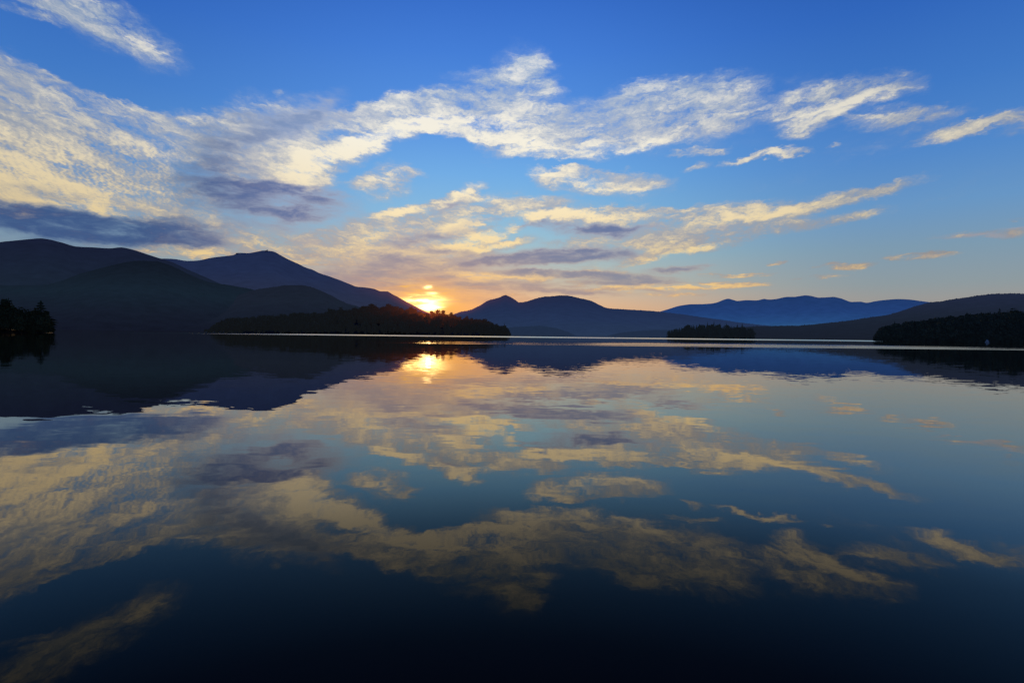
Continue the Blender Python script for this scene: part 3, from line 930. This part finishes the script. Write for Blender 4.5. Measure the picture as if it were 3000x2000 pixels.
front_m = hill_mat('front_hill_haze', 420, [(0, L(18, 22, 35)), (.12, L(20, 26, 39)), (.34, L(22, 34, 46)), (.58, L(19, 27, 38)), (.8, L(16, 22, 33)), (1, L(15, 20, 30))], grain=40)
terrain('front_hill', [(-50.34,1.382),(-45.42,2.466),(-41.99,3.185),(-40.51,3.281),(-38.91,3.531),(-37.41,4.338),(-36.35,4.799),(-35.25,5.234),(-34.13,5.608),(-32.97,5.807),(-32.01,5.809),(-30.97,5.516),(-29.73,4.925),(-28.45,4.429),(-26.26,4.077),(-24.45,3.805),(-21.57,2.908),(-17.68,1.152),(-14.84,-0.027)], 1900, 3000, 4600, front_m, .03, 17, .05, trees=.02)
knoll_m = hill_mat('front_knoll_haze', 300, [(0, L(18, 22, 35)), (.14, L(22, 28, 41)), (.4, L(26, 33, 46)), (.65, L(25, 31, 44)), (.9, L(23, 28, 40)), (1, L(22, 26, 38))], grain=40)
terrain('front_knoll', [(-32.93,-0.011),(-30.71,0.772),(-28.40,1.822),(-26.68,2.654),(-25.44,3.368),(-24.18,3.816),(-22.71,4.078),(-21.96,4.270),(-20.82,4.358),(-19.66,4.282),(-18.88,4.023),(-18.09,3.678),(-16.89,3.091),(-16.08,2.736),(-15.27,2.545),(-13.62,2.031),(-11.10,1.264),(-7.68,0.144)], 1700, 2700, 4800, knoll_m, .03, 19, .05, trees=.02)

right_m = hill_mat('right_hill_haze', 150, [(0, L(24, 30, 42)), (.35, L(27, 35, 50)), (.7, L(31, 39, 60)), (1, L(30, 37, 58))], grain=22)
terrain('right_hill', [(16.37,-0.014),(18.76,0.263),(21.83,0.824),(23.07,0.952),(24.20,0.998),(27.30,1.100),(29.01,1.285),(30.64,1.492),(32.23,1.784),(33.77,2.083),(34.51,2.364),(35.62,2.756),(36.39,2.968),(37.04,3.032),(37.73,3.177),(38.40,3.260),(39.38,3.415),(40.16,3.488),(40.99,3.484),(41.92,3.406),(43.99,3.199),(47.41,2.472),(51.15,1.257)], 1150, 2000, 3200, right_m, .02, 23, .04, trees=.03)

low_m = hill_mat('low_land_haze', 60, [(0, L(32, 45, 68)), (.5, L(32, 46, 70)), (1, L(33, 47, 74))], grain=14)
terrain('low_headland', [(-4.21,-0.166),(-2.47,0.292),(-0.02,0.671),(1.63,0.790),(3.05,0.836),(4.36,0.653),(5.67,0.230),(6.50,-0.088)], 1500, 1800, 2300, low_m, .02, 29, .04, trees=.03)
terrain('low_headland', [(9.51,-0.053),(10.27,0.129),(11.33,0.313),(12.37,0.452),(13.95,0.531),(16.36,0.574),(18.75,0.512),(21.84,0.335),(23.34,0.028)], 1450, 1750, 2300, low_m, .02, 31, .04, trees=.03)

# ------------------------------------------------------------------ trees
bark = plain_mat('dark_bark', (.05, .04, .032), .9, 3)
soil = plain_mat('wooded_ground', (.012, .013, .010), .95, .4)


def tube(path, radii, sides=6):
    V, F = [], []
    for (p, r) in zip(path, radii):
        for k in range(sides):
            a = 2 * math.pi * k / sides
            V.append((p[0] + r * math.cos(a), p[1] + r * math.sin(a), p[2]))
    for i in range(len(path) - 1):
        for k in range(sides):
            b, c = i * sides + k, i * sides + (k + 1) % sides
            F.append((b, c, c + sides, b + sides))
    return V, F


def join(parts):
    V, F = [], []
    for v, f in parts:
        o_ = len(V)
        V += list(v)
        F += [tuple(i + o_ for i in q) for q in f]
    return V, F


def conifer(h, rad, rg, levels=15, bare=.10, per=9, ragged=.35):
    """trunk and crown of a spruce or pine: whorls of drooping ragged boughs"""
    trunk = tube([(0, 0, -.5), (0, 0, h * .5), (0, 0, h * .98)], [h * .016, h * .010, h * .002])
    V, F = [], []
    for i in range(levels):
        t = i / (levels - 1)
        z0 = h * (bare + (1 - bare) * t) * (1 if t < 1 else .97)
        rr_ = rad * (1 - t) ** .85 * rg.uniform(1 - ragged, 1 + ragged * .4) + h * .012
        m = max(5, int(per * (1 - .4 * t)))
        a0 = rg.uniform(0, 6.28)
        for k in range(m):
            a = a0 + 6.283 * k / m + rg.uniform(-.25, .25)
            ln = rr_ * rg.uniform(.65, 1.15)
            wd = ln * rg.uniform(.26, .42) + h * .008
            dr = ln * rg.uniform(.25, .55)
            rise = h * .03
            ca, sa = math.cos(a), math.sin(a)
            b = len(V)
            V += [(0, 0, z0 + rise), (ca * ln * .55 - sa * wd, sa * ln * .55 + ca * wd, z0 - dr * .35),
                  (ca * ln, sa * ln, z0 - dr), (ca * ln * .55 + sa * wd, sa * ln * .55 - ca * wd, z0 - dr * .35),
                  (ca * ln * .5, sa * ln * .5, z0 - dr * .35 - h * .045)]
            F += [(b, b + 1, b + 2), (b, b + 2, b + 3), (b, b + 4, b + 2), (b + 1, b + 4, b + 3)]
    b = len(V)
    V += [(h * .008, 0, h * .9), (-h * .008, h * .008, h * .9), (-h * .008, -h * .008, h * .9), (0, 0, h * 1.03)]
    F += [(b, b + 1, b + 3), (b + 1, b + 2, b + 3), (b + 2, b, b + 3)]
    return trunk, (V, F)


def broadleaf(h, rad, rg, leaves=420, base=.22):
    """trunk, limbs and a crown of leaf sprays gathered in uneven clumps"""
    parts = [tube([(0, 0, -.5), (h * .01, 0, h * .3), (0, h * .01, h * .62)], [h * .024, h * .017, h * .008])]
    clumps = []
    nc = rg.integers(9, 13)
    for k in range(nc):
        a = rg.uniform(0, 6.28)
        t = rg.uniform(0, 1)
        z = h * (base + .12 + (.80 - base) * t)
        q = rad * (1 - abs(t - .35) * .95) * rg.uniform(.25, .75)
        c = (q * math.cos(a), q * math.sin(a), z)
        clumps.append((c, rad * rg.uniform(.30, .52)))
        if k < 6:
            parts.append(tube([(0, 0, h * rg.uniform(.25, .45)), (c[0] * .5, c[1] * .5, z * .85), c], [h * .010, h * .006, h * .002], 4))
    clumps.append(((0, 0, h * .90), rad * .36))
    clumps.append(((0, 0, h * .62), rad * .6))
    V, F = [], []
    wts = np.array([c[1] ** 2 for c in clumps]); wts = wts / wts.sum()
    pick = rg.choice(len(clumps), leaves, p=wts)
    for i in pick:
        c, cr = clumps[i]
        u = rg.normal(size=3); u /= np.linalg.norm(u)
        q = cr * rg.uniform(.55, 1.08)
        p = np.array(c) + u * q * np.array([1, 1, .82])
        nrm = u + rg.normal(size=3) * .6; nrm /= np.linalg.norm(nrm)
        t1 = np.cross(nrm, rg.normal(size=3)); t1 /= np.linalg.norm(t1)
        t2 = np.cross(nrm, t1)
        s = rad * rg.uniform(.10, .20)
        b = len(V)
        V += [tuple(p - t1 * s), tuple(p + t2 * s * .7 + t1 * s * .2), tuple(p + t1 * s * 1.1), tuple(p - t2 * s * .7 - t1 * s * .1)]
        F += [(b, b + 1, b + 2, b + 3)]
    return join(parts), (V, F)


rg = np.random.default_rng(42)
CON = [conifer(1, rg.uniform(.16, .24), rg, 13, .08, 8) for _ in range(5)]
PINE = [conifer(1, .22, rg, 9, .34, 7, .6) for _ in range(3)]
BRO = [broadleaf(1, rg.uniform(.30, .42), rg, 260) for _ in range(6)]
np_kinds = {'c': [np.array(k[1][0]) for k in CON], 'b': [np.array(k[1][0]) for k in BRO], 'p': [np.array(k[1][0]) for k in PINE]}
np_faces = {'c': [k[1][1] for k in CON], 'b': [k[1][1] for k in BRO], 'p': [k[1][1] for k in PINE]}


def wood(name, prof, az0, az1, d0, d_ridge, d1, hgt, count, mix, material, gname, label, category, seed, shore_h=.5):
    """a wooded shore or island: the ground as one sheet, the far-off wood on it as one mass"""
    r = np.random.default_rng(seed)
    p = sorted(prof)
    az = np.linspace(p[0][0], p[-1][0], 160)
    e = skyline(prof, az)
    def ground(a, d):
        el_ = np.interp(a, az, e)
        top = d_ridge * math.tan(R(el_)) + EYE
        hh = hgt * min(1.0, max(.25, top / (hgt * 1.15)))
        g = max(.4, top - hh)
        edge = min(a - p[0][0], p[-1][0] - a)
        g *= min(1, max(0, edge / .25))
        if d <= d_ridge:
            t = max(0, (d - d0) / (d_ridge - d0))
            return -.6 + (g + .6) * t ** .8, hh
        t = (d - d_ridge) / (d1 - d_ridge)
        return -.6 + (g + .6) * max(0, 1 - t ** 1.6), hh
    V = []
    ds = list(np.linspace(d0, d_ridge, 7)) + list(np.linspace(d_ridge, d1, 5)[1:])
    for d in ds:
        for a in az:
            V.append(place(a, d, ground(a, d)[0]))
    nc = len(az)
    F = [(i * nc + k, i * nc + k + 1, (i + 1) * nc + k + 1, (i + 1) * nc + k) for i in range(len(ds) - 1) for k in range(nc - 1)]
    obj(gname, mesh(gname, V, F, soil, True), kind='structure')
    VV, FF, off = [], [], 0
    for i in range(count):
        a = r.uniform(az0, az1)
        u = r.random()
        d = d0 + 3 + (d_ridge - d0) * u ** .8 if r.random() < .8 else r.uniform(d_ridge, d_ridge + .25 * (d1 - d_ridge))
        if r.random() < .30:
            d = d0 + r.uniform(.2, 7)
        g, hh = ground(a, d)
        k = 'b' if r.random() < mix else 'c'
        j = r.integers(len(np_kinds[k]))
        s = hh * r.uniform(.72, 1.0) * (1.0 if d > d0 + 8 else r.uniform(.5, .95))
        v = np_kinds[k][j] * np.array([s, s, s]) * np.array([r.uniform(.9, 1.25), r.uniform(.9, 1.25), 1])
        th = r.uniform(0, 6.28)
        cc, ss = math.cos(th), math.sin(th)
        v = np.stack([v[:, 0] * cc - v[:, 1] * ss, v[:, 0] * ss + v[:, 1] * cc, v[:, 2]], 1) + np.array(place(a, d, g))
        VV.append(v)
        FF += [tuple(q + off for q in f) for f in np_faces[k][j]]
        off += len(v)
    o_ = obj(name, mesh(name, np.concatenate(VV), FF, material), kind='stuff', label=label, category=category)
    return ground


ISL = [(-28.39,-0.182),(-27.71,0.525),(-27.02,1.005),(-25.25,1.320),(-23.44,1.539),(-22.32,1.630),(-21.57,1.770),(-19.65,1.898),(-18.24,2.056),(-17.84,2.211),(-16.88,2.359),(-16.08,2.316),(-15.27,2.503),(-13.87,2.705),(-12.79,2.687),(-12.29,2.741),(-11.54,2.629),(-10.95,2.555),(-10.10,2.555),(-9.50,2.368),(-8.82,2.208),(-8.04,2.113),(-7.53,2.121),(-7.01,2.043),(-6.14,1.969),(-5.53,1.869),(-4.66,1.751),(-3.79,1.632),(-2.83,1.426),(-1.95,1.218),(-1.42,0.961),(-0.81,0.881),(-0.45,0.578),(-0.19,0.230),(-0.09,-0.119)]
LET = [(15.19,-0.155),(15.35,0.396),(15.79,0.708),(16.60,0.925),(17.50,1.128),(18.88,1.239),(19.47,1.262),(20.14,1.224),(20.92,1.063),(21.64,1.026),(21.96,1.007),(22.34,0.928),(22.81,0.850),(23.09,0.307),(23.16,-0.115)]
RWD = [(32.45,-0.121),(32.54,0.250),(32.66,0.546),(33.02,0.898),(33.80,1.148),(34.68,1.336),(35.50,1.451),(36.22,1.526),(37.06,1.731),(37.94,1.895),(38.61,2.024),(39.61,2.179),(40.51,2.230),(41.26,2.249),(41.94,2.203),(43.55,2.203),(45.77,2.033),(47.43,1.288)]
LWD = [(-48.48,1.468),(-45.42,1.914),(-43.41,1.886),(-41.99,1.887),(-41.38,1.783),(-41.18,1.396),(-40.81,1.409),(-40.35,1.292),(-40.10,1.368),(-39.63,1.351),(-39.24,1.127),(-39.04,0.656),(-38.90,0.148),(-38.84,-0.192)]
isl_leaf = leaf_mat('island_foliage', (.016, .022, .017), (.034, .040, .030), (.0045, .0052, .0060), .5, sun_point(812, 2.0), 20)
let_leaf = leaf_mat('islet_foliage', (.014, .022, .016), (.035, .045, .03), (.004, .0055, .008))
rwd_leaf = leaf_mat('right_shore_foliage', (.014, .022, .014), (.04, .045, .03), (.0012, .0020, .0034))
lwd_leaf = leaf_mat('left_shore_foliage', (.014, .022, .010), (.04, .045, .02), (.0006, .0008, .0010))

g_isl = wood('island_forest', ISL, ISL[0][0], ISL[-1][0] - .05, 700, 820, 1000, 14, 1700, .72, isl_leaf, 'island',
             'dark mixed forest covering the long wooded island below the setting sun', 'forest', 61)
g_let = wood('islet_forest', LET, LET[0][0], LET[-1][0], 690, 730, 790, 15, 300, .25, let_leaf, 'islet',
             'dense dark spruce cover on the small islet right of centre', 'forest', 62)
g_rwd = wood('shore_forest', RWD, RWD[0][0], RWD[-1][0], 420, 560, 760, 14, 1500, .5, rwd_leaf, 'right_shore',
             'dark mixed forest along the shore at the right edge', 'forest', 63)
g_lwd = wood('shore_thicket', LWD, LWD[0][0], LWD[-1][0], 298, 325, 380, 11, 340, .85, lwd_leaf, 'left_shore',
             'low dark thicket filling the shore point at the left edge', 'thicket', 64)


# ---- trees that stand out one by one
def tree_thing(kind, az, dist, z, h, material, label, group, name, widen=1.0):
    protos = {'c': CON, 'b': BRO, 'p': PINE}[kind]
    j = random.randrange(len(protos))
    (tv, tf), (cv, cf) = protos[j]
    t = thing(name, place(az, dist, z), label, 'tree', group, random.uniform(0, 6.28))
    key = (kind, j, material.name)
    if key not in CACHE:
        CACHE[key] = (mesh('trunk', tv, tf, bark), mesh('crown', cv, cf, material))
    a, b = CACHE[key]
    for nm, me in (('trunk', a), ('crown', b)):
        c = obj(nm, me, t)
        c.scale = (h * widen, h * widen, h)
    return t


CACHE = {}


def stand(list_, dist, ground, material, group):
    for (kind, az, el_, label, widen) in list_:
        z = ground(az, dist)[0]
        top = EYE + dist * math.tan(R(el_))
        nm = {'c': 'spruce_tree', 'b': 'broadleaf_tree', 'p': 'pine_tree'}[kind]
        tree_thing(kind, az, dist, z - .3, top - z + .3, material, label, group, nm, widen)


stand([
    ('b', -42.328, 1.839, 'broad dark tree cut off by the left edge of the picture', 1.1),
    ('b', -41.724, 2.127, 'dark tree with the highest rounded tip, at the far left of the shore point', .8),
    ('b', -41.405, 1.880, 'round dark crown leaning right beside the highest tip on the left point', 1.1),
    ('b', -40.833, 1.607, 'low round tree in the dip between the two tall trees of the left point', .9),
    ('b', -40.352, 1.459, 'lowest bushy crown just left of the tall spruce on the left point', .8),
    ('c', -39.994, 1.673, 'shorter dark conifer touching the left side of the tall spruce', 1.4),
    ('c', -39.633, 2.193, 'tall pointed spruce near the right end of the left shore point', 2.5),
    ('b', -39.292, 1.328, 'dark rounded tree sloping down right of the tall spruce', .8),
    ('b', -39.055, 0.588, 'small shrubby tree second from the tip of the left shore point', .8),
    ('b', -38.909, 0.114, 'smallest bush overhanging the water at the tip of the left point', .9),
], 312, g_lwd, lwd_leaf, 'trees on the left shore point')

RW = 'trees rising from the forest of the right shore'
stand([
    ('c', 33.898, 1.465, 'single dark spire above the left end of the right shore forest', 1.2),
    ('b', 34.706, 1.426, 'rounded crown just right of the single spire on the right shore', 1.0),
    ('c', 38.609, 2.161, 'pointed conifer halfway up the treeline of the right shore forest', 1.2),
    ('c', 40.555, 2.429, 'tallest conifer on the treeline near the right edge', 1.2),
    ('b', 41.405, 2.345, 'broad crown on the treeline closest to the right edge', 1.2),
], 548, g_rwd, rwd_leaf, RW)

IG = 'spires along the islet treeline'
SAME = 'slim dark spruce tip in the even treeline along the top of the islet'
stand([
    ('c', 16.035, 0.727, 'low spruce at the left end of the islet treeline', 1.0),
    ('c', 16.998, 0.986, SAME, .9), ('c', 17.635, 1.158, SAME, .9), ('c', 18.190, 1.202, SAME, .9),
    ('c', 18.936, 1.372, 'spruce tip just left of the summit of the islet treeline', .9),
    ('c', 19.521, 1.436, 'highest spruce tip in the middle of the islet', 1.0),
    ('c', 20.066, 1.293, SAME, .9), ('c', 20.605, 1.336, 'twin spruce tip right of the highest point of the islet', .9),
    ('c', 21.106, 1.093, SAME, .9),
    ('p', 21.598, 1.238, 'left one of the two tall ragged pines near the right end of the islet', 1.0),
    ('p', 22.013, 1.300, 'right and taller one of the two ragged pines on the islet', 1.1),
    ('c', 22.506, 0.978, 'short spruce right of the two ragged pines on the islet', .9),
    ('b', 22.922, 0.617, 'bushy tree at the right tip of the islet', .9),
], 728, g_let, let_leaf, IG)

RG = 'trees on the island crest'
stand([
    ('b', -17.802, 2.270, 'round crown standing up from the middle of the island forest left of the sun', 1.3),
    ('b', -16.764, 2.421, 'broad crown beside the round one on the long slope of the island', 1.3),
    ('b', -13.790, 2.766, 'crown on the highest point of the island forest', 1.3),
    ('b', -12.252, 2.802, 'bumpy crown just right of the island summit', 1.2),
    ('b', -10.099, 2.611, 'crown on the island crest left of the sunset glow', 1.1),
    ('b', -8.044, 2.221, 'first and leftmost small round tree silhouetted right under the sun', .95),
    ('b', -7.529, 2.316, 'tallest small round tree silhouetted just right of the sun', .95),
    ('b', -6.925, 2.261, 'third round tree silhouetted right of the sun', .95),
    ('b', -6.102, 2.165, 'last loose crown silhouetted against the orange sky right of the sun', 1.0),
    ('b', -4.534, 1.770, 'crown on the island crest in front of the centre mountains', 1.1),
    ('b', -2.828, 1.487, 'rounded crown where the island forest starts dropping to its right end', 1.1),
    ('c', -0.766, 1.100, 'pointed tree above the right tip of the island', 1.1),
    ('b', -0.364, 0.447, 'lowest bushy tree at the right tip of the island', .9),
], 818, g_isl, isl_leaf, RG)

# ------------------------------------------------------------------ small built things
stone = plain_mat('summit_stone', (.10, .11, .16), .9, .3)
canvas = plain_mat('pale_canvas', (.20, .21, .24), .8, 3)
canvas_dark = plain_mat('shaded_canvas', (.16, .16, .18), .9, 3)


def box(cx, cy, z0, sx, sy, sz):
    V = [(cx + a * sx / 2, cy + b * sy / 2, z0 + c * sz) for c in (0, 1) for b in (-1, 1) for a in (-1, 1)]
    F = [(0, 2, 3, 1), (4, 5, 7, 6), (0, 1, 5, 4), (2, 6, 7, 3), (0, 4, 6, 2), (1, 3, 7, 5)]
    return V, F


def gable(cx, cy, z0, sx, sy, h):
    V = [(cx - sx / 2, cy - sy / 2, z0), (cx + sx / 2, cy - sy / 2, z0), (cx, cy - sy / 2, z0 + h),
         (cx - sx / 2, cy + sy / 2, z0), (cx + sx / 2, cy + sy / 2, z0), (cx, cy + sy / 2, z0 + h)]
    F = [(0, 1, 2), (5, 4, 3), (0, 2, 5, 3), (2, 1, 4, 5), (1, 0, 3, 4)]
    return V, F


def ridge_z(prof, az, dist):
    return EYE + dist * math.tan(R(float(skyline(prof, [az])[0])))


PK = [(-38.95,2.224),(-36.77,3.721),(-33.86,5.162),(-32.01,6.047),(-30.63,6.135),(-29.91,6.058),(-28.72,6.201),(-28.04,6.425),(-27.46,6.558),(-26.69,6.708),(-26.03,6.875),(-25.85,6.996),(-24.74,7.097),(-24.25,7.236),(-23.65,7.387),(-23.17,7.400),(-22.84,7.382),(-22.13,7.046),(-21.48,6.709),(-20.64,6.361),(-19.91,6.010),(-19.36,5.865),(-18.83,5.612),(-17.85,5.313),(-17.08,5.058),(-16.10,4.703),(-15.40,4.455),(-14.50,4.379),(-13.60,4.237),(-13.03,4.042),(-12.39,4.060),(-12.01,3.857),(-11.29,3.499),(-10.36,2.997),(-9.19,2.417),(-8.47,2.084),(-7.78,1.848),(-6.40,1.204),(-3.78,0.189)]
for (az, el_, wid, tall, lab) in (
        (-23.393, 7.424, 30, 9, 'small square building with a stub tower on the summit of the high mountain'),
        (-25.833, 6.982, 22, 9, 'lone small building on the shoulder left of the high summit')):
    D = 6480
    z = ridge_z(PK, az, D) - 8.5
    b_ = thing('summit_building', place(az, D, z), lab, 'building', None, R(-az))
    obj('wall', mesh('wall', *box(0, 0, -4, wid, 16, tall + 2), stone), b_)
    obj('roof', mesh('roof', *gable(0, 0, tall - 1.9, wid + 2, 17, 4), stone), b_)
    if wid > 25:
        obj('tower', mesh('tower', *join([box(wid * .25, 0, tall + 1.2, 8, 8, 6), box(wid * .25, 0, tall + 7.25, 10, 10, 2)]), stone), b_)

ta, te = 39.870, -0.128
D = 412
tent = thing('tent', place(ta, D, .05), 'tiny pale tent-shaped shelter at the water line below the right shore forest', 'tent', None, R(-ta - 10))
obj('canvas', mesh('canvas', *gable(0, 0, 0, 1.7, 2.6, 1.7), canvas), tent)
obj('door_flap', mesh('door_flap', [(-.28, -1.315, .02), (.28, -1.315, .02), (0, -1.315, 1.1)], [(0, 1, 2)], canvas_dark), tent)
